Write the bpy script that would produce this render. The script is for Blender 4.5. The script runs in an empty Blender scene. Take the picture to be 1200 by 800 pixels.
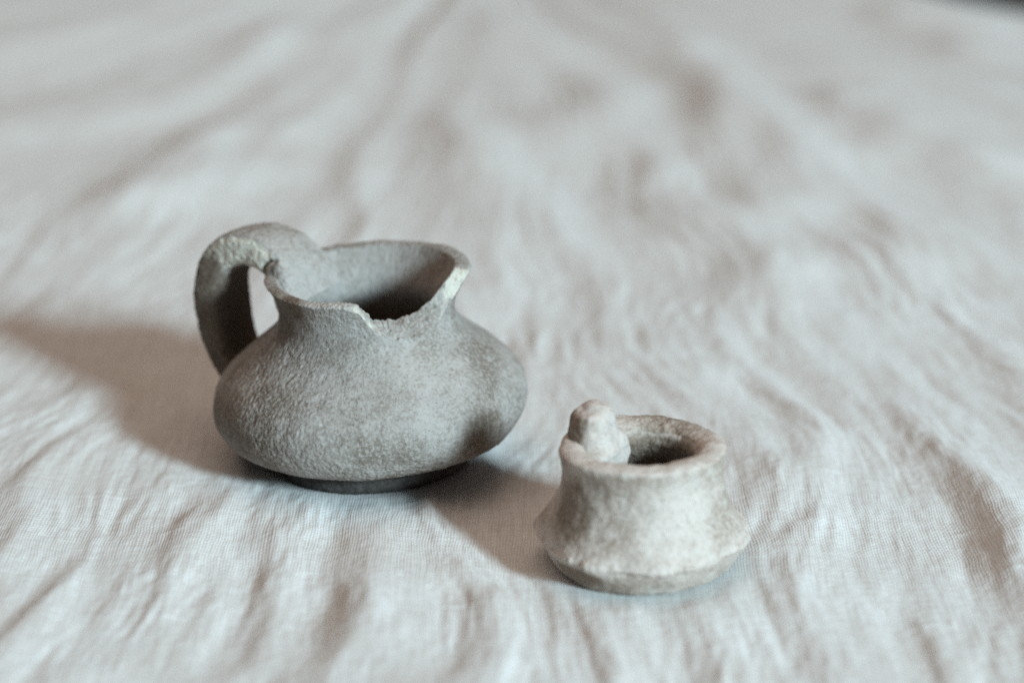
import bpy, math
import numpy as np
from mathutils import Vector

MM = 0.001
scene = bpy.context.scene
COL = scene.collection

# ------------------------------------------------------------------ camera
CAM = Vector((0.0283, -0.4672, 0.1837))
PITCH = 18.7
cd = bpy.data.cameras.new('camera')
cd.lens = 85.0; cd.sensor_width = 36.0; cd.sensor_fit = 'HORIZONTAL'
cd.clip_start = 0.005; cd.clip_end = 50.0
cd.dof.use_dof = True
cd.dof.focus_distance = 0.467
cd.dof.aperture_fstop = 7.2
cd.dof.aperture_blades = 9
cam = bpy.data.objects.new('camera', cd)
cam.location = CAM
cam.rotation_euler = (math.radians(90 - PITCH), 0, 0)
COL.objects.link(cam); scene.camera = cam

# ------------------------------------------------------------------ light: dim warm room, one cool window low on the right
w = bpy.data.worlds.new('World'); scene.world = w; w.use_nodes = True
bg = w.node_tree.nodes['Background']
bg.inputs[0].default_value = (0.050, 0.047, 0.052, 1); bg.inputs[1].default_value = 1.0

HEAD, ELEV, DIST = 132.0, 21.8, 3.0          # heading of the shadows, height of the light
hd, el = math.radians(HEAD), math.radians(ELEV)
ld = bpy.data.lights.new('window_light', 'AREA')
ld.shape = 'RECTANGLE'; ld.size = 0.40; ld.size_y = 0.52
ld.energy = 134.0; ld.color = (0.735, 0.99, 1.12)
lo = bpy.data.objects.new('window_light', ld)
dvec = Vector((math.cos(hd) * math.cos(el), math.sin(hd) * math.cos(el), -math.sin(el)))
lo.location = Vector((0.02, -0.01, 0.0)) - dvec * DIST
lo.rotation_euler = dvec.to_track_quat('-Z', 'Y').to_euler()
COL.objects.link(lo)

# pale ceiling above: broad warm bounce
cl = bpy.data.lights.new('ceiling_bounce', 'AREA'); cl.shape = 'SQUARE'; cl.size = 1.8
cl.energy = 11.6; cl.color = (1.0, 0.775, 0.625)
co_ = bpy.data.objects.new('ceiling_bounce', cl); co_.location = (-0.15, 0.25, 1.4); COL.objects.link(co_)

vs = scene.view_settings
vs.view_transform = 'Standard'; vs.look = 'None'; vs.exposure = 0.0; vs.gamma = 1.0
vs.use_curve_mapping = False
scene.render.engine = 'CYCLES'
scene.cycles.use_denoising = False     # the little noise left reads as sensor grain
scene.cycles.max_bounces = 6
scene.cycles.diffuse_bounces = 4

# ------------------------------------------------------------------ helpers
def _hash(ix, iy, iz, seed):
    h = (ix.astype(np.uint32) * np.uint32(374761393) + iy.astype(np.uint32) * np.uint32(668265263)
         + iz.astype(np.uint32) * np.uint32(2147483647) + np.uint32(seed * 974711 + 12345))
    h = (h ^ (h >> np.uint32(13))) * np.uint32(1274126177)
    h = h ^ (h >> np.uint32(16))
    h = (h * np.uint32(2246822519)) ^ (h >> np.uint32(11))
    return h ^ (h >> np.uint32(15))

_G = np.array([(1,1,0),(-1,1,0),(1,-1,0),(-1,-1,0),(1,0,1),(-1,0,1),(1,0,-1),(-1,0,-1),
               (0,1,1),(0,-1,1),(0,1,-1),(0,-1,-1),(1,1,0),(-1,1,0),(0,-1,1),(0,-1,-1)], dtype=np.float32)

def perlin(x, y, z=None, seed=0):
    x = np.asarray(x, np.float64); y = np.asarray(y, np.float64)
    z = np.full_like(x, 0.37) if z is None else np.asarray(z, np.float64)
    xi, yi, zi = np.floor(x), np.floor(y), np.floor(z)
    fx, fy, fz = x - xi, y - yi, z - zi
    xi, yi, zi = xi.astype(np.int64), yi.astype(np.int64), zi.astype(np.int64)
    u, v, s = (t * t * t * (t * (t * 6 - 15) + 10) for t in (fx, fy, fz))
    def corner(i, j, k):
        g = _G[_hash(xi + i, yi + j, zi + k, seed) & np.uint32(15)]
        return g[..., 0] * (fx - i) + g[..., 1] * (fy - j) + g[..., 2] * (fz - k)
    def lerp(a, b, t): return a + (b - a) * t
    with np.errstate(over='ignore'):
        return lerp(lerp(lerp(corner(0,0,0), corner(1,0,0), u), lerp(corner(0,1,0), corner(1,1,0), u), v),
                    lerp(lerp(corner(0,0,1), corner(1,0,1), u), lerp(corner(0,1,1), corner(1,1,1), u), v), s)

def fbm(p, scale, octaves=3, seed=0, gain=0.5):
    a, f, out = 1.0, 1.0 / scale, 0
    for o in range(octaves):
        out = out + a * perlin(p[..., 0] * f, p[..., 1] * f, p[..., 2] * f, seed + o * 7)
        a *= gain; f *= 2.03
    return out

def sstep(a, b, x):
    t = np.clip((x - a) / (b - a), 0, 1); return t * t * (3 - 2 * t)

def grid_normals(P, wrap_u):
    """P: (nv, nu, 3); returns unit normals of the grid."""
    if wrap_u:
        du = np.roll(P, -1, 1) - np.roll(P, 1, 1)
    else:
        du = np.gradient(P, axis=1)
    dv = np.gradient(P, axis=0)
    n = np.cross(du, dv)
    return n / (np.linalg.norm(n, axis=2, keepdims=True) + 1e-12)

def catmull(pts, n):
    """smooth curve through pts (k, d), n samples evenly spaced along it."""
    p = np.array(pts, float)
    p = np.vstack([2 * p[0] - p[1], p, 2 * p[-1] - p[-2]])
    out = []
    for i in range(1, len(p) - 2):
        t = np.linspace(0, 1, 40, endpoint=False)[:, None]
        a, b, c, d = p[i - 1], p[i], p[i + 1], p[i + 2]
        out.append(0.5 * (2 * b + (c - a) * t + (2 * a - 5 * b + 4 * c - d) * t ** 2 + (3 * b - a - 3 * c + d) * t ** 3))
    out = np.vstack(out + [p[-2:-1]])
    s = np.concatenate([[0], np.cumsum(np.linalg.norm(np.diff(out, axis=0), axis=1))])
    q = np.linspace(0, s[-1], n)
    return np.stack([np.interp(q, s, out[:, k]) for k in range(out.shape[1])], 1)

def mesh_object(name, verts, faces, mat, parent=None, attrs=None):
    me = bpy.data.meshes.new(name)
    verts = np.ascontiguousarray(verts, np.float32); faces = np.ascontiguousarray(faces, np.int32)
    me.vertices.add(len(verts)); me.vertices.foreach_set('co', verts.ravel())
    me.loops.add(faces.size); me.loops.foreach_set('vertex_index', faces.ravel())
    me.polygons.add(len(faces))
    me.polygons.foreach_set('loop_start', np.arange(0, faces.size, 4, dtype=np.int32))
    me.polygons.foreach_set('use_smooth', np.ones(len(faces), bool))
    for k, v in (attrs or {}).items():
        a = me.attributes.new(k, 'FLOAT', 'POINT')
        a.data.foreach_set('value', np.ascontiguousarray(v, np.float32).ravel())
    me.update(calc_edges=True); me.validate()
    me.materials.append(mat)
    o = bpy.data.objects.new(name, me); COL.objects.link(o)
    if parent: o.parent = parent
    return o

def grid_faces(nv, nu, wrap_u):
    i = np.arange(nv - 1)[:, None]; j = np.arange(nu if wrap_u else nu - 1)[None, :]
    j1 = (j + 1) % nu
    return np.stack([i * nu + j, i * nu + j1, (i + 1) * nu + j1, (i + 1) * nu + j], -1).reshape(-1, 4)

def tag(o, label, cat):
    o['label'] = label; o['category'] = cat

# ------------------------------------------------------------------ materials
class NT:
    def __init__(self, name):
        self.m = bpy.data.materials.new(name); self.m.use_nodes = True
        self.t = self.m.node_tree; self.b = self.t.nodes['Principled BSDF']
    def n(self, typ, **kw):
        nd = self.t.nodes.new(typ)
        for k, v in kw.items(): setattr(nd, k, v)
        return nd
    def l(self, a, b): self.t.links.new(a, b)
    def val(self, sock, v):
        if hasattr(v, 'links') or isinstance(v, bpy.types.NodeSocket): self.l(v, sock)
        else: sock.default_value = v
    def math(self, op, a, b=0.0, c=None, clamp=False):
        nd = self.n('ShaderNodeMath', operation=op, use_clamp=clamp)
        self.val(nd.inputs[0], a); self.val(nd.inputs[1], b)
        if c is not None: self.val(nd.inputs[2], c)
        return nd.outputs[0]
    def mix(self, f, a, b, blend='MIX'):
        nd = self.n('ShaderNodeMix', data_type='RGBA', blend_type=blend)
        self.val(nd.inputs[0], f); self.val(nd.inputs[6], a); self.val(nd.inputs[7], b)
        return nd.outputs[2]
    def noise(self, vec, scale, detail=3.0, rough=0.55):
        nd = self.n('ShaderNodeTexNoise'); self.l(vec, nd.inputs['Vector'])
        nd.inputs['Scale'].default_value = scale; nd.inputs['Detail'].default_value = detail
        nd.inputs['Roughness'].default_value = rough
        return nd.outputs['Fac']
    def ramp(self, f, lo, hi, a=0.0, b=1.0):
        nd = self.n('ShaderNodeMapRange'); self.l(f, nd.inputs[0])
        nd.interpolation_type = 'SMOOTHSTEP'
        nd.inputs[1].default_value = lo; nd.inputs[2].default_value = hi
        nd.inputs[3].default_value = a; nd.inputs[4].default_value = b
        return nd.outputs[0]
    def attr(self, name):
        return self.n('ShaderNodeAttribute', attribute_name=name).outputs['Fac']

def clay(name, base, dark, pale, fresh, brown, pore=0.5, bump=0.00016, seed=0.0, fleck=0.0):
    k = NT(name)
    co = k.n('ShaderNodeTexCoord').outputs['Object']
    mp = k.n('ShaderNodeMapping'); k.l(co, mp.inputs[0]); mp.inputs[1].default_value = (seed, seed * 1.7, seed * 0.6)
    co = mp.outputs[0]
    big = k.noise(co, 75, 4, 0.6); mid = k.noise(co, 330, 4, 0.62); fine = k.noise(co, 1500, 3, 0.65)
    col = k.mix(k.ramp(big, 0.38, 0.66), base, dark)
    col = k.mix(k.ramp(mid, 0.52, 0.70, 0, 0.65), col, pale)
    col = k.mix(k.ramp(mid, 0.46, 0.30, 0, 0.55), col, dark)
    col = k.mix(k.math('MULTIPLY', k.attr('pale'), k.ramp(mid, 0.3, 0.6, 0.45, 1.0)), col, pale)
    if fleck:                                    # chalky lime specks and rubbed spots
        v2 = k.n('ShaderNodeTexVoronoi'); k.l(co, v2.inputs['Vector']); v2.inputs['Scale'].default_value = 300
        sp = k.math('MULTIPLY', k.ramp(v2.outputs['Distance'], 0.42, 0.16), k.ramp(k.noise(co, 170, 3), 0.46, 0.60))
        col = k.mix(k.math('MULTIPLY', sp, fleck), col, fresh)
        col = k.mix(k.ramp(k.noise(co, 130, 4, 0.65), 0.52, 0.68, 0, 0.4), col, dark)
    # brown deposits and painted shade, ragged by noise, and clean fractured clay
    st = k.math('ADD', k.attr('stain_shade'), k.math('MULTIPLY', k.math('SUBTRACT', mid, 0.5), 1.1))
    br = k.math('ADD', k.attr('fracture'), k.math('MULTIPLY', k.math('SUBTRACT', mid, 0.5), 0.9))
    col = k.mix(k.ramp(br, 0.35, 0.75), col, fresh)
    # dark pores and pale grits
    vo = k.n('ShaderNodeTexVoronoi'); k.l(co, vo.inputs['Vector']); vo.inputs['Scale'].default_value = 620
    pits = k.math('MULTIPLY', k.ramp(vo.outputs['Distance'], 0.30, 0.10), k.ramp(k.noise(co, 210, 2), 0.52, 0.64))
    col = k.mix(k.math('MULTIPLY', pits, pore), col, dark)
    col = k.mix(k.ramp(fine, 0.42, 0.66, 0.0, 0.6), col, pale)
    col = k.mix(k.ramp(fine, 0.46, 0.30, 0.0, 0.5), col, dark)
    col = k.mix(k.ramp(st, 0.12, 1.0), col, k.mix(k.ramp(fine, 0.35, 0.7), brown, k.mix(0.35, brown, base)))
    k.l(col, k.b.inputs['Base Color'])
    k.b.inputs['Roughness'].default_value = 0.92
    k.b.inputs['Specular IOR Level'].default_value = 0.18
    grit = k.noise(co, 1050, 4, 0.8)
    hgt = k.math('ADD', k.math('MULTIPLY', mid, 0.7), k.math('ADD', k.math('MULTIPLY', fine, 0.5), k.math('MULTIPLY', grit, 0.9)))
    hgt = k.math('SUBTRACT', hgt, k.math('MULTIPLY', pits, 0.5))
    bp = k.n('ShaderNodeBump'); k.l(k.ramp(k.noise(co, 62, 3), 0.42, 0.60, 0.30, 0.85), bp.inputs['Strength']); bp.inputs['Distance'].default_value = bump
    k.l(hgt, bp.inputs['Height']); k.l(bp.outputs[0], k.b.inputs['Normal'])
    return k.m

M_JUG = clay('grey_clay', (0.305, 0.276, 0.249, 1), (0.172, 0.140, 0.113, 1), (0.415, 0.384, 0.352, 1),
             (0.60, 0.56, 0.47, 1), (0.115, 0.083, 0.058, 1), pore=0.6, bump=0.00034)
M_FOOT_SHADED = clay('shaded_clay_foot', (0.080, 0.071, 0.066, 1), (0.050, 0.042, 0.038, 1), (0.110, 0.100, 0.094, 1),  # foot clay darkened to hold the shade under the belly
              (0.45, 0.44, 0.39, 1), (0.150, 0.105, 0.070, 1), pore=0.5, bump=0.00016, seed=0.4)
M_CUP = clay('pale_clay', (0.500, 0.427, 0.372, 1), (0.300, 0.230, 0.182, 1), (0.585, 0.515, 0.460, 1),
             (0.52, 0.495, 0.44, 1), (0.185, 0.140, 0.102, 1), pore=0.6, bump=0.00024, seed=1.3, fleck=0.7)

def linen():
    k = NT('linen')
    co = k.n('ShaderNodeTexCoord').outputs['Object']
    sp = k.n('ShaderNodeSeparateXYZ'); k.l(co, sp.inputs[0])
    wob = k.n('ShaderNodeTexNoise'); k.l(co, wob.inputs['Vector']); wob.inputs['Scale'].default_value = 55; wob.inputs['Detail'].default_value = 2
    ws = k.n('ShaderNodeSeparateColor'); k.l(wob.outputs['Color'], ws.inputs[0])
    x = k.math('ADD', sp.outputs[0], k.math('MULTIPLY', ws.outputs[0], 0.0028))
    y = k.math('ADD', sp.outputs[1], k.math('MULTIPLY', ws.outputs[1], 0.0028))
    px, py = 0.00057, 0.00062
    def streak(sx, sy, sc):
        mp = k.n('ShaderNodeMapping'); k.l(co, mp.inputs[0]); mp.inputs[3].default_value = (sx, sy, 1)
        return k.noise(mp.outputs[0], sc, 3, 0.6)
    slub_x = streak(1, 0.045, 1500)      # uneven warp threads, running away from the viewer
    slub_y = streak(0.045, 1, 1500)
    ax = k.math('COSINE', k.math('MULTIPLY', x, 2 * math.pi / px))
    ay = k.math('COSINE', k.math('MULTIPLY', y, 2 * math.pi / py))
    hx = k.math('COSINE', k.math('MULTIPLY', x, math.pi / px))
    hy = k.math('COSINE', k.math('MULTIPLY', y, math.pi / py))
    over = k.math('MULTIPLY', hx, hy)
    wv = k.math('ADD', k.math('MULTIPLY', ax, 0.42), k.math('MULTIPLY', ay, 0.14))
    wv = k.math('ADD', wv, k.math('MULTIPLY', over, 0.40))
    wv = k.math('ADD', wv, k.math('MULTIPLY', k.math('SUBTRACT', slub_x, 0.5), 3.2))
    wv = k.math('ADD', wv, k.math('MULTIPLY', k.math('SUBTRACT', slub_y, 0.5), 2.2))
    patch = k.noise(co, 38, 4, 0.6)
    base = k.mix(k.ramp(patch, 0.35, 0.7), (0.690, 0.700, 0.688, 1), (0.645, 0.640, 0.618, 1))
    col = k.mix(k.ramp(wv, -1.1, 0.7, 0.55, 0.0), base, (0.43, 0.37, 0.32, 1))
    k.l(col, k.b.inputs['Base Color'])
    k.b.inputs['Roughness'].default_value = 0.95
    k.b.inputs['Specular IOR Level'].default_value = 0.1
    k.b.inputs['Sheen Weight'].default_value = 0.12
    k.b.inputs['Sheen Roughness'].default_value = 0.5
    nub = k.noise(co, 700, 3, 0.6)
    hgt = k.math('ADD', wv, k.math('MULTIPLY', nub, 1.6))
    bp = k.n('ShaderNodeBump'); bp.inputs['Strength'].default_value = 0.5; bp.inputs['Distance'].default_value = 0.00007
    k.l(hgt, bp.inputs['Height']); k.l(bp.outputs[0], k.b.inputs['Normal'])
    return k.m
M_LINEN = linen()

def tablewood():
    k = NT('dark_table')
    co = k.n('ShaderNodeTexCoord').outputs['Object']
    mp = k.n('ShaderNodeMapping'); k.l(co, mp.inputs[0]); mp.inputs[3].default_value = (0.3, 4, 1)
    g = k.noise(mp.outputs[0], 14, 5, 0.6)
    k.l(k.mix(g, (0.030, 0.034, 0.034, 1), (0.060, 0.064, 0.060, 1)), k.b.inputs['Base Color'])
    k.b.inputs['Roughness'].default_value = 0.6
    return k.m
M_TABLE = tablewood()

# ------------------------------------------------------------------ setting: table and linen cloth
JUG = np.array([0.0, 0.0]); CUP = np.array([52.6, -52.2])     # where the pots stand, mm
JUG_TILT = 3.5

def box(name, x0, x1, y0, y1, z0, z1, mat):
    v = [(x, y, z) for z in (z0, z1) for y in (y0, y1) for x in (x0, x1)]
    f = [(0,2,3,1),(4,5,7,6),(0,1,5,4),(2,6,7,3),(0,4,6,2),(1,3,7,5)]
    o = mesh_object(name, np.array(v) * MM, np.array(f), mat)
    o.data.polygons.foreach_set('use_smooth', np.zeros(6, bool)); return o
table = box('table_top', -900, 900, -520, 900, -34, -6, M_TABLE)
table['kind'] = 'structure'

def axis(lo, hi, a, b, fine, coarse):
    """coordinates from lo to hi, step `fine` between a and b, growing outside."""
    out = list(np.arange(a, b, fine)); s = fine
    x = b
    while x < hi: out.append(x); s = min(s * 1.03, coarse); x += s
    out.append(hi); s = fine; x = a - fine
    left = []
    while x > lo: left.append(x); s = min(s * 1.03, coarse); x -= s
    left.append(lo)
    return np.array(left[::-1] + out)

FAN = np.array([10.0, 660.0])                  # the pleats fan out from a pull beyond the far edge
def cloth_height(X, Y):
    dx, dy = X - FAN[0], FAN[1] - Y
    rho = np.hypot(dx, dy); a = np.arctan2(dx, dy) * 650.0
    far = sstep(40, 300, Y)
    wx = perlin(X / 70, Y / 90, seed=3) * 17 + perlin(X / 26, Y / 40, seed=4) * 4.5
    wy = perlin(X / 60, Y / 60, seed=5) * 24
    A, R = a + wx, rho + wy
    calm = 1 - 0.5 * np.exp(-((X + 60) / 75) ** 2 - ((Y - 45) / 60) ** 2)     # lies flatter left of the jug
    def patch(sc, sd): return 0.25 + 1.1 * sstep(-0.25, 0.35, perlin(X / sc, Y / (1.5 * sc), seed=sd))
    near = 1 - 0.93 * far
    h = 2.4 * calm * (1 - 0.8 * far) * perlin(A / 31, R / 170, seed=11)
    h = h + 1.5 * calm * near * perlin(A / 14, R / 100, seed=12) * patch(40, 71)
    r = perlin(A / 19 + 5, R / 140, seed=13); h = h + 1.5 * calm * near * (0.30 - np.sqrt(r * r + 0.003)) * patch(45, 72)
    h = h + 0.80 * near * perlin(A / 6.6 + 3, R / 46, seed=14) * patch(26, 73)
    r = perlin(A / 9 + 9, R / 60, seed=18); h = h + 0.80 * near * (0.30 - np.sqrt(r * r + 0.002)) * patch(22, 74)
    # crinkles left by washing: short, narrow, mostly along the warp
    h = h + 0.37 * perlin(A / 3.1, R / 19, seed=15) * patch(18, 75)
    r = perlin(A / 3.8 + 2, R / 16, seed=19); h = h + 0.15 * (0.30 - np.sqrt(r * r + 0.002)) * patch(14, 77)
    h = h + 0.22 * perlin(A / 1.7, R / 8, seed=16) * patch(20, 76)
    h = h + 0.09 * perlin(X / 1.3, Y / 1.7, seed=17)
    # long soft folds behind, still running out from the pull
    Af = a + perlin(X / 110, Y / 150, seed=6) * 34 + perlin(X / 45, Y / 80, seed=7) * 8
    r2 = perlin(Af / 64, rho / 230 + 0.4, seed=22)
    h = h + far * (5.5 * perlin(Af / 105, rho / 260, seed=21) + 4.5 * (0.3 - np.sqrt(r2 * r2 + 0.006)) + 1.6 * perlin(Af / 40, rho / 150, seed=23))
    h = h + far * 2.5 * perlin(X / 120 + 0.3, Y / 90 + 0.2, seed=24)
    return h

def at(px, py):
    """point of the table plane (mm) seen at a pixel of the 1200 x 800 photograph"""
    f = 85 / 36 * 1200; p = math.radians(PITCH)
    u, v = (px - 600) / f, (py - 400) / f
    d = np.array([u, math.cos(p) - v * math.sin(p), -math.sin(p) - v * math.cos(p)])
    t = -CAM.z / d[2]
    return (CAM.x + d[0] * t) / MM, (CAM.y + d[1] * t) / MM

# the rucks one can follow: (height mm, half width mm, points along the crest)
RUCKS = [
    (3.4, 9, [(770, 40), (850, 120), (950, 200), (1080, 290), (1220, 380)]),
    (-3.2, 9, [(880, 190), (1000, 275), (1130, 365), (1240, 440)]),
    (-3.2, 9, [(760, 100), (830, 160), (900, 215)]),
    (-3.4, 10, [(980, 90), (1080, 140), (1210, 215)]),
    (3.0, 8, [(560, 20), (640, 40), (760, 60), (900, 80)]),
    (-1.9, 5, [(960, 520), (1005, 620), (1080, 760), (1110, 820)]),
    (-1.9, 5, [(1075, 530), (1130, 620), (1190, 730)]),
    (-1.6, 5, [(850, 430), (900, 500), (930, 560)]),
    (-1.3, 4.5, [(130, 580), (110, 680), (90, 800)]),
    (-1.2, 4.5, [(380, 600), (380, 700), (360, 810)]),
    (1.2, 4.5, [(330, 600), (325, 700), (310, 800)]),
    (1.1, 4, [(700, 700), (720, 760), (735, 820)]),
    (-1.2, 4.5, [(525, 670), (530, 740), (525, 820)]),
    (1.3, 4.5, [(800, 690), (840, 760), (870, 830)]),
    (5.0, 13, [(60, 255), (190, 225), (255, 165), (310, 130)]),
    (4.5, 15, [(20, 160), (170, 110), (300, 50), (390, 10)]),
    (5.5, 13, [(672, 75), (700, 150), (790, 225), (870, 300), (960, 385), (1010, 440)]),
    (4.0, 10, [(810, 110), (860, 190), (940, 260), (1040, 330), (1140, 410)]),
    (4.0, 11, [(950, 110), (1040, 175), (1130, 200), (1230, 235)]),
    (5.0, 13, [(1040, 5), (1120, 40), (1190, 85)]),
    (-4.0, 10, [(640, 120), (690, 210), (745, 280)]),
    (-3.5, 11, [(420, 150), (470, 230), (500, 280)]),
    (3.2, 11, [(380, 215), (330, 120), (350, 60)]),
    (3.0, 9, [(520, 120), (580, 200), (640, 270), (700, 330)]),
    (1.9, 5.5, [(935, 470), (965, 545), (1010, 640), (1060, 740)]),
    (2.2, 6, [(1030, 455), (1110, 530), (1160, 610), (1210, 720)]),
    (1.6, 5, [(850, 470), (905, 560), (930, 690), (960, 790)]),
    (0.8, 4.0, [(880, 655), (920, 635), (975, 595)]),
    (1.8, 6, [(1130, 380), (1200, 450), (1260, 530)]),
    (1.5, 5, [(95, 440), (60, 520), (20, 620), (-10, 720)]),
    (1.4, 5, [(230, 590), (205, 690), (190, 800)]),
    (1.4, 5, [(440, 610), (450, 700), (440, 800)]),
    (1.3, 5, [(590, 680), (600, 750), (600, 810)]),
    (-1.4, 5, [(310, 640), (290, 720), (260, 800)]),
]
def rucks(X, Y):
    out = np.zeros_like(X)
    for n, (amp, wid, pts) in enumerate(RUCKS):
        g = catmull([at(*p) for p in pts], 36)
        if abs(amp) >= 3: wid = wid * 1.4
        pad = 3.2 * wid
        m = (X > g[:, 0].min() - pad) & (X < g[:, 0].max() + pad) & (Y > g[:, 1].min() - pad) & (Y < g[:, 1].max() + pad)
        x, y = X[m], Y[m]
        x = x + perlin(x / 30, y / 50, seed=60 + n) * wid * 0.55
        best = np.full(x.shape, 1e9); tt = np.zeros_like(x)
        for i in range(len(g) - 1):
            ax_, ay_ = g[i]; bx, by = g[i + 1]; vx, vy = bx - ax_, by - ay_
            t = np.clip(((x - ax_) * vx + (y - ay_) * vy) / (vx * vx + vy * vy), 0, 1)
            d = np.hypot(x - ax_ - t * vx, y - ay_ - t * vy)
            k = d < best; best[k] = d[k]; tt[k] = ((i + t) / (len(g) - 1))[k]
        fade = sstep(0, 0.22, tt) * (1 - sstep(0.75, 1.0, tt)) * (0.9 + 0.35 * perlin(x / 25, y / 40, seed=90 + n))
        out[m] += amp * (1.0 if amp >= 3 else 0.1 if amp <= -3 else 0.75) * fade * np.exp(-(best / wid) ** 2)
    return out

def y_edge(X):
    return 640 - 150 * sstep(140, 245, X) + 8 * perlin(X / 70, X * 0 + 0.5, seed=31)

def build_cloth():
    xs = axis(-470, 480, -150, 175, 0.52, 6.0)
    v = axis(-330, 640, -125, 150, 0.60, 5.0)
    X, V = np.meshgrid(xs, v)
    t = sstep(200, 640, V)
    Y = V + (y_edge(X) - 640) * t
    H = cloth_height(X, Y) + rucks(X, Y)
    # slubs: short thick runs of yarn standing proud of the weave
    rng = np.random.default_rng(5)
    for _ in range(150):
        sx, sy = rng.uniform(-95, 150), rng.uniform(-110, 110)
        along = rng.random() < 0.6
        la, lb = rng.uniform(1.2, 4.0), rng.uniform(0.32, 0.55)
        rx, ry = (lb, la) if along else (la, lb)
        i0, i1 = np.searchsorted(v, (sy - 3 * ry, sy + 3 * ry)); j0, j1 = np.searchsorted(xs, (sx - 3 * rx, sx + 3 * rx))
        sl = (slice(i0, i1), slice(j0, j1))
        H[sl] += rng.uniform(0.12, 0.34) * np.exp(-((X[sl] - sx) / rx) ** 2 - ((Y[sl] - sy) / ry) ** 2)
    # settle the cloth under the two pots
    for c, rad, tilt, press, reach in ((JUG, 19.5, math.tan(math.radians(JUG_TILT)), 0.35, 9.0), (CUP, 16.0, 0.0, 0.0, 8.0)):
        d = np.hypot(X - c[0], Y - c[1])
        wgt = 1 - sstep(rad - 1.0, rad + reach, d)
        seat = (X - c[0]) * tilt - 0.25 + 0.10 * perlin(X / 6, Y / 6, seed=41)
        seat = seat + press * np.exp(-((d - rad - 3.5) / 2.6) ** 2)     # pressed-up rim round the foot
        H = H * (1 - wgt) + seat * wgt
    # hem: the rim of the cloth comes down onto the table
    edge = np.minimum.reduce([X + 470, 480 - X, V + 330, (640 - V)])
    k = sstep(0, 9, edge)
    H = np.maximum(H, -5.2) * k + (-5.8) * (1 - k)
    P = np.stack([X, Y, H], -1) * MM
    return mesh_object('linen_cloth', P.reshape(-1, 3), grid_faces(*X.shape, False), M_LINEN)
cloth = build_cloth()
tag(cloth, 'wrinkled off-white linen cloth spread under both clay vessels', 'cloth')

# ------------------------------------------------------------------ pots
def empty(name, loc, rot=(0, 0, 0)):
    o = bpy.data.objects.new(name, None); o.empty_display_size = 0.02
    o.location = loc; o.rotation_euler = rot; COL.objects.link(o); return o

def interp_deg(th, table):
    t = np.array(table, float)
    return np.stack([np.interp(th, t[:, 0], t[:, i]) for i in range(1, t.shape[1])], 0)

def lathe(outer, inner, nt, n_out, n_lip, n_in, cut, z_top, lip_bulge, frac):
    """closed pot wall: outer profile up to cut[0](theta), lip, inner profile down from cut[1](theta).
    Returns P (nv, nt, 3), theta, lip mask (nv,)"""
    th = np.linspace(-math.pi, math.pi, nt, endpoint=False)
    co, ci = catmull(outer, 600), catmull(inner, 600)
    def upto(curve, zc, n):
        k0 = int(np.argmax(curve[:, 1] > z_top * 0.55))       # only the rising upper part is cut
        s = np.linspace(0, 1, len(curve))
        zz = np.maximum.accumulate(curve[k0:, 1])
        smax = np.interp(zc, zz, s[k0:])
        q = np.linspace(0, 1, n)[:, None] * smax[None, :]
        return np.interp(q, s, curve[:, 0]), np.interp(q, s, curve[:, 1])
    ro, zo = upto(co, cut[0], n_out); ri, zi = upto(ci, cut[1], n_in)
    t = np.linspace(0, 1, n_lip + 2)[1:-1][:, None]
    rl = ro[-1] * (1 - t) + ri[-1] * t
    zl = zo[-1] * (1 - t) + zi[-1] * t + lip_bulge * (1 - frac) * np.sqrt(np.clip(1 - (2 * t - 1) ** 2, 0, 1))
    r = np.vstack([ro, rl, ri[::-1]]); z = np.vstack([zo, zl, zi[::-1]])
    lip = np.concatenate([np.zeros(n_out), np.ones(n_lip), np.zeros(n_in)])
    P = np.stack([r * np.cos(th), r * np.sin(th), z], -1)
    return P, np.degrees(th), lip

def px_mask(P, centre, radii):
    d = np.linalg.norm((P - np.array(centre)) / np.array(radii), axis=-1)
    return 1 - sstep(0.45, 1.15, d)

# ---- the jug
jug = empty('clay_jug', (JUG[0] * MM, JUG[1] * MM, 0), (0, math.radians(-JUG_TILT), math.radians(0)))
tag(jug, 'larger grey clay jug with arched strap handle and broken rim', 'jug')

J_OUT = [(0.3, 3.0), (12, 2.9), (20.5, 4.4), (25.0, 5.2), (28.2, 6.5), (30.0, 7.9), (31.6, 10.6), (32.3, 13.6), (31.5, 17.2), (28.9, 20.9), (24.3, 24.9),
         (20.5, 28.3), (18.9, 30.8), (18.7, 33.0), (19.2, 35.8), (20.5, 38.4), (21.6, 40.3), (22.0, 41.3)]
J_IN = [(0.3, 7.2), (12, 7.4), (21, 9.0), (26.5, 12.4), (28.0, 15.5), (26.8, 19.0), (22.5, 23.4), (17.8, 27.5),
        (15.6, 30.6), (15.3, 33.2), (16.2, 36.2), (17.6, 39.0), (18.6, 40.7), (19.0, 41.3)]
# theta, outer cut, inner cut, fractured?
J_CUT = [(-180, 40.0, 40.1, 0), (-150, 39.6, 39.8, 0.1), (-125, 39.3, 39.6, 0.15), (-95, 39.4, 39.7, 0.2), (-89, 38.3, 39.2, 0.9), (-84, 35.6, 37.2, 1),
         (-79, 33.4, 35.4, 1), (-72, 31.6, 34.6, 1), (-64, 31.0, 34.3, 1), (-55, 31.0, 34.2, 1), (-44, 31.2, 34.9, 1),
         (-34, 32.2, 36.2, 1), (-24, 34.0, 38.4, 1), (-14, 36.0, 39.5, 1), (-6, 38.8, 40.2, 0.9), (2, 40.2, 40.5, 0.3), (40, 40.4, 40.5, 0), (180, 40.0, 40.1, 0)]

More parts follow.
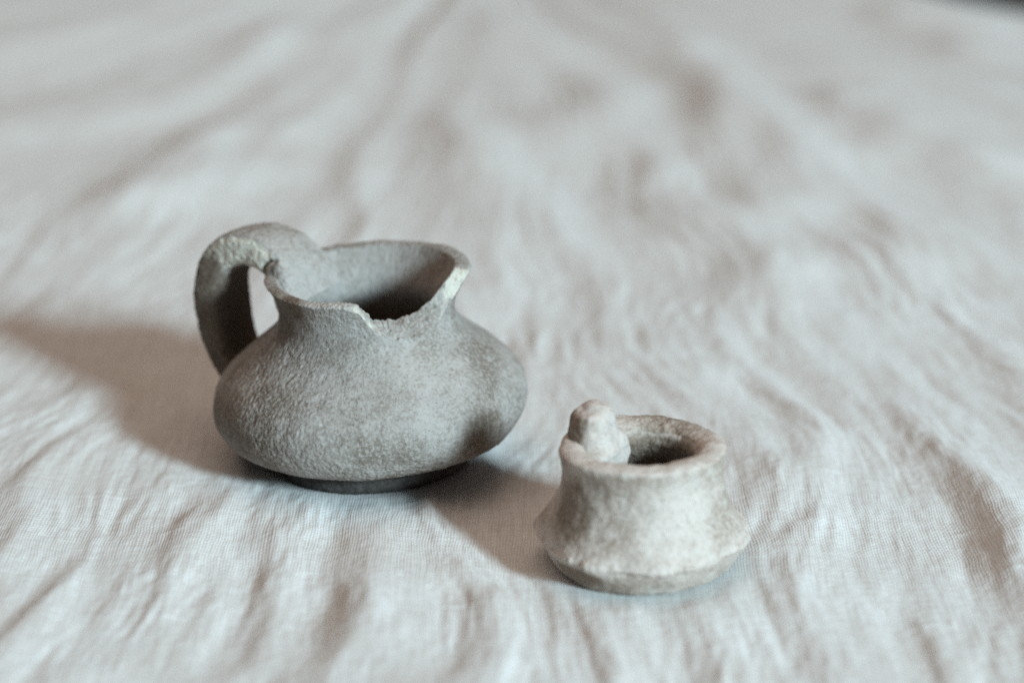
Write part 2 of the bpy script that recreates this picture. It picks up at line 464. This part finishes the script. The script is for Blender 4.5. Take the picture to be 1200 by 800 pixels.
def build_jug_body():
    nt = 960
    thd = np.degrees(np.linspace(-math.pi, math.pi, nt, endpoint=False))
    co, ci, fr = interp_deg(thd, J_CUT)
    cir = np.stack([np.cos(np.radians(thd)), np.sin(np.radians(thd)), 0 * thd], -1)
    jag = fbm(cir * 20, 4.0, 3, 51)
    co = co + fr * (0.8 * jag + 0.45 * fbm(cir * 20, 1.4, 2, 53)) + 0.18 * jag; ci = ci + fr * (0.7 * fbm(cir * 20, 3.0, 3, 52) + 0.3 * fbm(cir * 20, 1.1, 2, 54)) + 0.12 * jag
    P, th, lip = lathe(J_OUT, J_IN, nt, 260, 30, 130, (co, ci), 41.0, 0.55, fr)
    nv = P.shape[0]
    L = lip[:, None]; F = fr[None, :]
    inside = (np.arange(nv) >= 290)[:, None]
    N = grid_normals(P, True)
    axis_fade = np.clip(np.hypot(P[..., 0], P[..., 1]) / 4.0, 0, 1)
    d = 0.55 * fbm(P, 26, 2, 61) + 0.16 * fbm(P, 8, 2, 62)
    coarse = sstep(-0.35, 0.25, fbm(P, 17, 2, 66))           # patchy grain
    grain = 0.05 * fbm(P, 1.9, 2, 63, 0.7) + 0.13 * fbm(P, 0.8, 2, 64, 0.8)
    d = d + grain * (0.45 + 0.75 * coarse) * np.where(inside, 0.6, 1.0)
    # pits where grit fell out
    pit = fbm(P, 2.6, 2, 65); d = d - 0.14 * sstep(0.45, 0.66, pit) * np.where(inside, 0.3, 1)
    d = d + L * F * (0.55 * fbm(P, 4.0, 4, 67, 0.6))
    P2 = P + N * (d * axis_fade)[..., None]
    P2[..., 1] *= 0.985
    # the neck leans in on the handle side
    P2[..., 0] += 1.7 * sstep(24, 36, P[..., 2]) * sstep(2, 18, -P[..., 0]) + 0.9 * sstep(32, 40, P[..., 2]) * sstep(2, 18, P[..., 0])
    # masks
    th2 = th[None, :] + 0 * P[..., 0]
    tip = np.maximum(0.75 * np.exp(-((th2 + 85) / 6) ** 2), np.exp(-((th2 + 8) / 17) ** 2))
    fracture = L * np.clip(F * 1.2, 0, 1) * (0.30 + 0.72 * tip) * (0.85 + 0.5 * fbm(P, 3.0, 2, 55))
    fracture = np.maximum(fracture, 0.3 * F * (1 - inside) * sstep(3.2, 0.2, (co[None, :] - P[..., 2])) * (1 - L))
    stain_shade = np.maximum.reduce([1.1 * px_mask(P2, (-13.2, -14.5, 38.0), (4.2, 4.4, 3.8)),
                               0.8 * px_mask(P2, (-16.5, -9.5, 34.5), (6, 7, 7)),
                               0.55 * px_mask(P2, (-27, -14, 13), (9, 15, 10)),
                               0.72 * px_mask(P2, (23.5, -20.5, 12.0), (8, 8, 6.5)),  # small pot's cast shadow, deepened with painted brown
                               0.35 * px_mask(P2, (14.5, 12, 37), (9, 8, 6))])
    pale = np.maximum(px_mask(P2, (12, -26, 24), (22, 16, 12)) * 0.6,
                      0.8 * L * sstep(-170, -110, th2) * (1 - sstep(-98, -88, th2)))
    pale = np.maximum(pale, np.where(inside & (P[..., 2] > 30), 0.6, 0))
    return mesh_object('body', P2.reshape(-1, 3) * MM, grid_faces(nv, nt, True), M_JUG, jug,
                       dict(fracture=fracture, stain_shade=stain_shade, pale=pale))
build_jug_body()

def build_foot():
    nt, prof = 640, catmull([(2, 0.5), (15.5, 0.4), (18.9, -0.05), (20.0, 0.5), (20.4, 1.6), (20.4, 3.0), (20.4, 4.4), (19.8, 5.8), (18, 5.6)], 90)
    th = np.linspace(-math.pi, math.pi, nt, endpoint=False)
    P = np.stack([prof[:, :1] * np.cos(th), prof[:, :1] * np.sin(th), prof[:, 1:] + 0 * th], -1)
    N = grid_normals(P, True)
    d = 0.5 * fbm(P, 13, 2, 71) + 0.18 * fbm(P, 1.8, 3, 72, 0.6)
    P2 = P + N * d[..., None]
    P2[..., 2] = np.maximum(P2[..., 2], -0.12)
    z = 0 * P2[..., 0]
    return mesh_object('foot', P2.reshape(-1, 3) * MM, grid_faces(len(prof), nt, True), M_FOOT_SHADED, jug,
                       dict(fracture=z, stain_shade=z, pale=z))
build_foot()

def sweep(path, width, thick, az, nu, nv, power, cap=0.0):
    """strap along a path given as (radius, height) in the vertical plane of azimuth az."""
    c = catmull(path, nv)
    T = np.gradient(c, axis=0); T /= np.linalg.norm(T, axis=1, keepdims=True)
    a = math.radians(az); rad = np.array([math.cos(a), math.sin(a), 0]); tan = np.array([-math.sin(a), math.cos(a), 0]); zz = np.array([0, 0, 1.0])
    s = np.linspace(0, 1, nv)
    w = np.interp(s, *zip(*width)) / 2; t = np.interp(s, *zip(*thick)) / 2
    k = np.ones(9) / 9; pad = lambda q: np.convolve(np.pad(q, 4, mode='edge'), k, 'valid'); w, t = pad(w), pad(t)
    if cap:
        q = np.sqrt(np.clip(1 - np.clip((s - (1 - cap)) / cap, 0, 1) ** 2, 1e-5, 1)); w, t = w * q, t * q
    ang = np.linspace(0, 2 * math.pi, nu, endpoint=False)
    cx = np.sign(np.cos(ang)) * np.abs(np.cos(ang)) ** (2 / power); cy = np.sign(np.sin(ang)) * np.abs(np.sin(ang)) ** (2 / power)
    Cn = c[:, :1] * rad + c[:, 1:] * zz
    Nn = (T[:, 1:] * rad - T[:, :1] * zz)                      # outward side of the strap
    P = Cn[:, None, :] + (w[:, None] * cx)[..., None] * tan + (t[:, None] * cy)[..., None] * Nn[:, None, :]
    return P, s, np.cos(ang), np.sin(ang)

def build_handle():
    path = [(12.6, 34.0), (14.8, 38.5), (18.3, 42.3), (23.0, 44.2), (28.2, 43.8), (32.6, 41.0), (35.1, 36.0), (35.6, 30.0), (34.9, 24.0), (33.0, 18.5), (30.0, 14.8), (26.0, 13.0)]
    width = [(0, 19), (0.10, 17), (0.2, 14.5), (0.35, 13), (0.6, 12.4), (0.85, 12.8), (1, 14)]
    thick = [(0, 6.5), (0.1, 6.5), (0.2, 6.6), (0.35, 7.0), (0.5, 7.0), (0.7, 6.9), (0.9, 5.8), (1, 4.5)]
    P, s, ca, sa = sweep(path, width, thick, 150.0, 340, 300, 4.2)
    N = grid_normals(P, True)
    cen = P.mean(axis=1, keepdims=True)
    if np.mean(np.sum(N * (P - cen), -1)) < 0: N = -N; flip = True
    else: flip = False
    front = sstep(0.55, 0.85, ca[None, :] + 0 * P[..., 0])
    d = 0.5 * fbm(P, 14, 2, 81) + 0.22 * fbm(P, 5, 2, 82) + 0.18 * fbm(P, 1.3, 3, 83, 0.7)
    S = s[:, None] + 0 * P[..., 0]
    broken = front * sstep(0.13, 0.19, S) * (1 - sstep(0.40, 0.50, S + 0.05 * fbm(P, 6, 2, 86)))
    d = d + broken * (0.3 * fbm(P, 5, 3, 84, 0.5) - 0.6)
    crack = np.exp(-((S - 0.165 - 0.02 * fbm(P, 4, 2, 85)) / 0.013) ** 2) * sstep(-0.2, 0.6, front)
    d = d - 0.8 * crack
    P2 = P + N * d[..., None]
    stain_shade = np.maximum.reduce([0.95 * crack, 1.15 * sstep(0.38, 0.50, S + 0.04 * fbm(P, 7, 2, 87)),  # brown deposit down the strap, deepened for the shade on its inner face
                               0.7 * np.exp(-((S - 0.14) / 0.03) ** 2) * front])
    pale = 0.8 * (1 - sstep(0.12, 0.3, S)) + 0 * S
    F = grid_faces(len(s), P.shape[1], True)
    if flip: F = F[:, ::-1]
    return mesh_object('handle', P2.reshape(-1, 3) * MM, F, M_JUG, jug, dict(fracture=1.35 * broken, stain_shade=stain_shade, pale=pale))
build_handle()

# ---- the small cup
cup = empty('clay_cup', (CUP[0] * MM, CUP[1] * MM, 0), (0, math.radians(-0.8), 0))
tag(cup, 'small pale clay pot with thick rim and broken handle stub', 'pot')

C_OUT = [(0.3, 0.9), (9, 0.5), (14.6, 0.0), (16.3, 0.7), (17.6, 2.6), (18.6, 4.6), (19.3, 5.5), (19.75, 6.2), (19.1, 7.0), (17.9, 8.8), (16.5, 11.2), (15.5, 14.0),
         (15.05, 16.8), (14.9, 19.0), (15.0, 20.9), (15.35, 22.2), (15.4, 23.1)]
C_IN = [(0.3, 3.4), (8, 3.6), (12.2, 6.0), (13.2, 9.0), (12.6, 13.0), (11.0, 17.0), (9.7, 19.6), (9.7, 21.0), (10.2, 22.2), (11.0, 23.1)]

def build_cup_body():
    nt = 800
    thd = np.degrees(np.linspace(-math.pi, math.pi, nt, endpoint=False))
    cir = np.stack([np.cos(np.radians(thd)), np.sin(np.radians(thd)), 0 * thd], -1)
    u = 0.35 * fbm(cir * 15, 9, 2, 91)
    back = np.exp(-((thd - 62) / 38) ** 2)                     # the far lip is worn thinner
    co = 22.75 + u - 0.1 * back; ci = 22.75 + u - 1.0 * back
    P, th, lip = lathe(C_OUT, C_IN, nt, 240, 36, 120, (co, ci), 23.0, 0.95, np.zeros(nt))
    nv = P.shape[0]
    N = grid_normals(P, True)
    fade = np.clip(np.hypot(P[..., 0], P[..., 1]) / 4.0, 0, 1)
    inside = (np.arange(nv) >= 276)[:, None]
    keel = np.exp(-((P[..., 2] - 6.2) / 1.6) ** 2) * (1 - inside)
    ring = cir[None, :, :] * 19 + 0 * P
    d = 0.6 * fbm(P, 17, 2, 92) + 0.26 * fbm(P, 6, 2, 93) + 0.11 * fbm(P, 2.0, 3, 94, 0.6)
    d = d + keel * (0.75 * fbm(ring, 9, 2, 95) + 0.45 * fbm(P, 3.2, 3, 96))
    left = np.exp(-((((th[None, :] + 158) + 180) % 360 - 180) / 16.0) ** 2)
    d = d - keel * left * 1.0                                   # flattened knock on the left
    hump = np.exp(-((((th[None, :] - 176) + 180) % 360 - 180) / 22.0) ** 2) * np.exp(-((P[..., 2] - 10.0) / 2.6) ** 2) * (1 - inside)
    d = d + 0.35 * hump                                          # second ridge where the wall was pinched
    d = d + np.where(inside, 0.25, 0.0) * fbm(P, 2.2, 3, 97)
    rough_back = lip[:, None] * np.exp(-((th[None, :] - 60) / 45) ** 2)
    d = d + rough_back * 0.3 * fbm(P, 2.0, 3, 98)
    P2 = P + N * (d * fade)[..., None]
    P2[..., 2] = np.maximum(P2[..., 2], -0.15)
    stain_shade = np.maximum.reduce([0.9 * px_mask(P2, (-13.5, -9.5, 14), (6, 7, 8)), 0.55 * px_mask(P2, (-10, -13, 19.5), (6, 4, 3.5)),
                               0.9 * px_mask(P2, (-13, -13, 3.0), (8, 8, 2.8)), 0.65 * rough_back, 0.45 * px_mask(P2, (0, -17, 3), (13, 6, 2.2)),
                               np.where(inside, 1.15 * sstep(22.4, 20.2, P[..., 2]), 0.0)])  # inside wall coloured darker brown below the lip
    pale = np.maximum.reduce([0.9 * lip[:, None] * (1 - rough_back), 1.0 * keel, 0.7 * px_mask(P2, (8, -15, 14), (14, 8, 10))])
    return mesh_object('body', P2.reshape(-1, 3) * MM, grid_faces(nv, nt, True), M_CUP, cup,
                       dict(fracture=0 * stain_shade, stain_shade=stain_shade, pale=pale))
build_cup_body()

def build_stub():
    path = [(6.0, 14.0), (8.2, 18.0), (9.6, 21.8), (10.0, 24.2), (10.0, 26.0), (9.9, 28.2), (9.8, 29.8)]
    width = [(0, 11), (0.25, 15.5), (0.4, 15), (0.55, 11.6), (0.7, 9.6), (0.85, 9.0), (1, 7.8)]
    thick = [(0, 4.0), (0.25, 8), (0.4, 10), (0.55, 9.0), (0.7, 8.0), (0.85, 7.4), (1, 6.6)]
    P, s, ca, sa = sweep(path, width, thick, 153.0, 180, 150, 2.3, 0.16)
    N = grid_normals(P, True)
    cen = P.mean(axis=1, keepdims=True)
    flip = np.mean(np.sum(N * (P - cen), -1)) < 0
    if flip: N = -N
    fade = (1 - sstep(0.97, 1.0, s))[:, None]
    d = (0.7 * fbm(P, 5.5, 2, 101) + 0.22 * fbm(P, 3, 2, 102) + 0.10 * fbm(P, 1.3, 2, 103)) * (0.3 + 0.7 * fade)
    P2 = P + N * d[..., None]
    S = s[:, None] + 0 * P[..., 0]
    # shade painted brown on the broken facet at the outer left
    facet_shade = sstep(0.62, 0.82, 0.61 * sa[None, :] + 0.79 * ca[None, :] + 0.2 * fbm(P, 5, 2, 105)) * sstep(0.5, 0.62, S) * (1 - sstep(0.86, 0.95, S))
    stain_shade = np.maximum(0.95 * facet_shade, 0.35 * sstep(0.85, 1.0, S) * (fbm(P, 3, 2, 104) > 0))
    pale = 0.9 * (1 - facet_shade)
    F = grid_faces(len(s), P.shape[1], True)
    if flip: F = F[:, ::-1]
    return mesh_object('handle_stub', P2.reshape(-1, 3) * MM, F, M_CUP, cup, dict(fracture=0.3 * (1 - facet_shade) * sstep(0.7, 0.9, S), stain_shade=stain_shade, pale=pale))
build_stub()
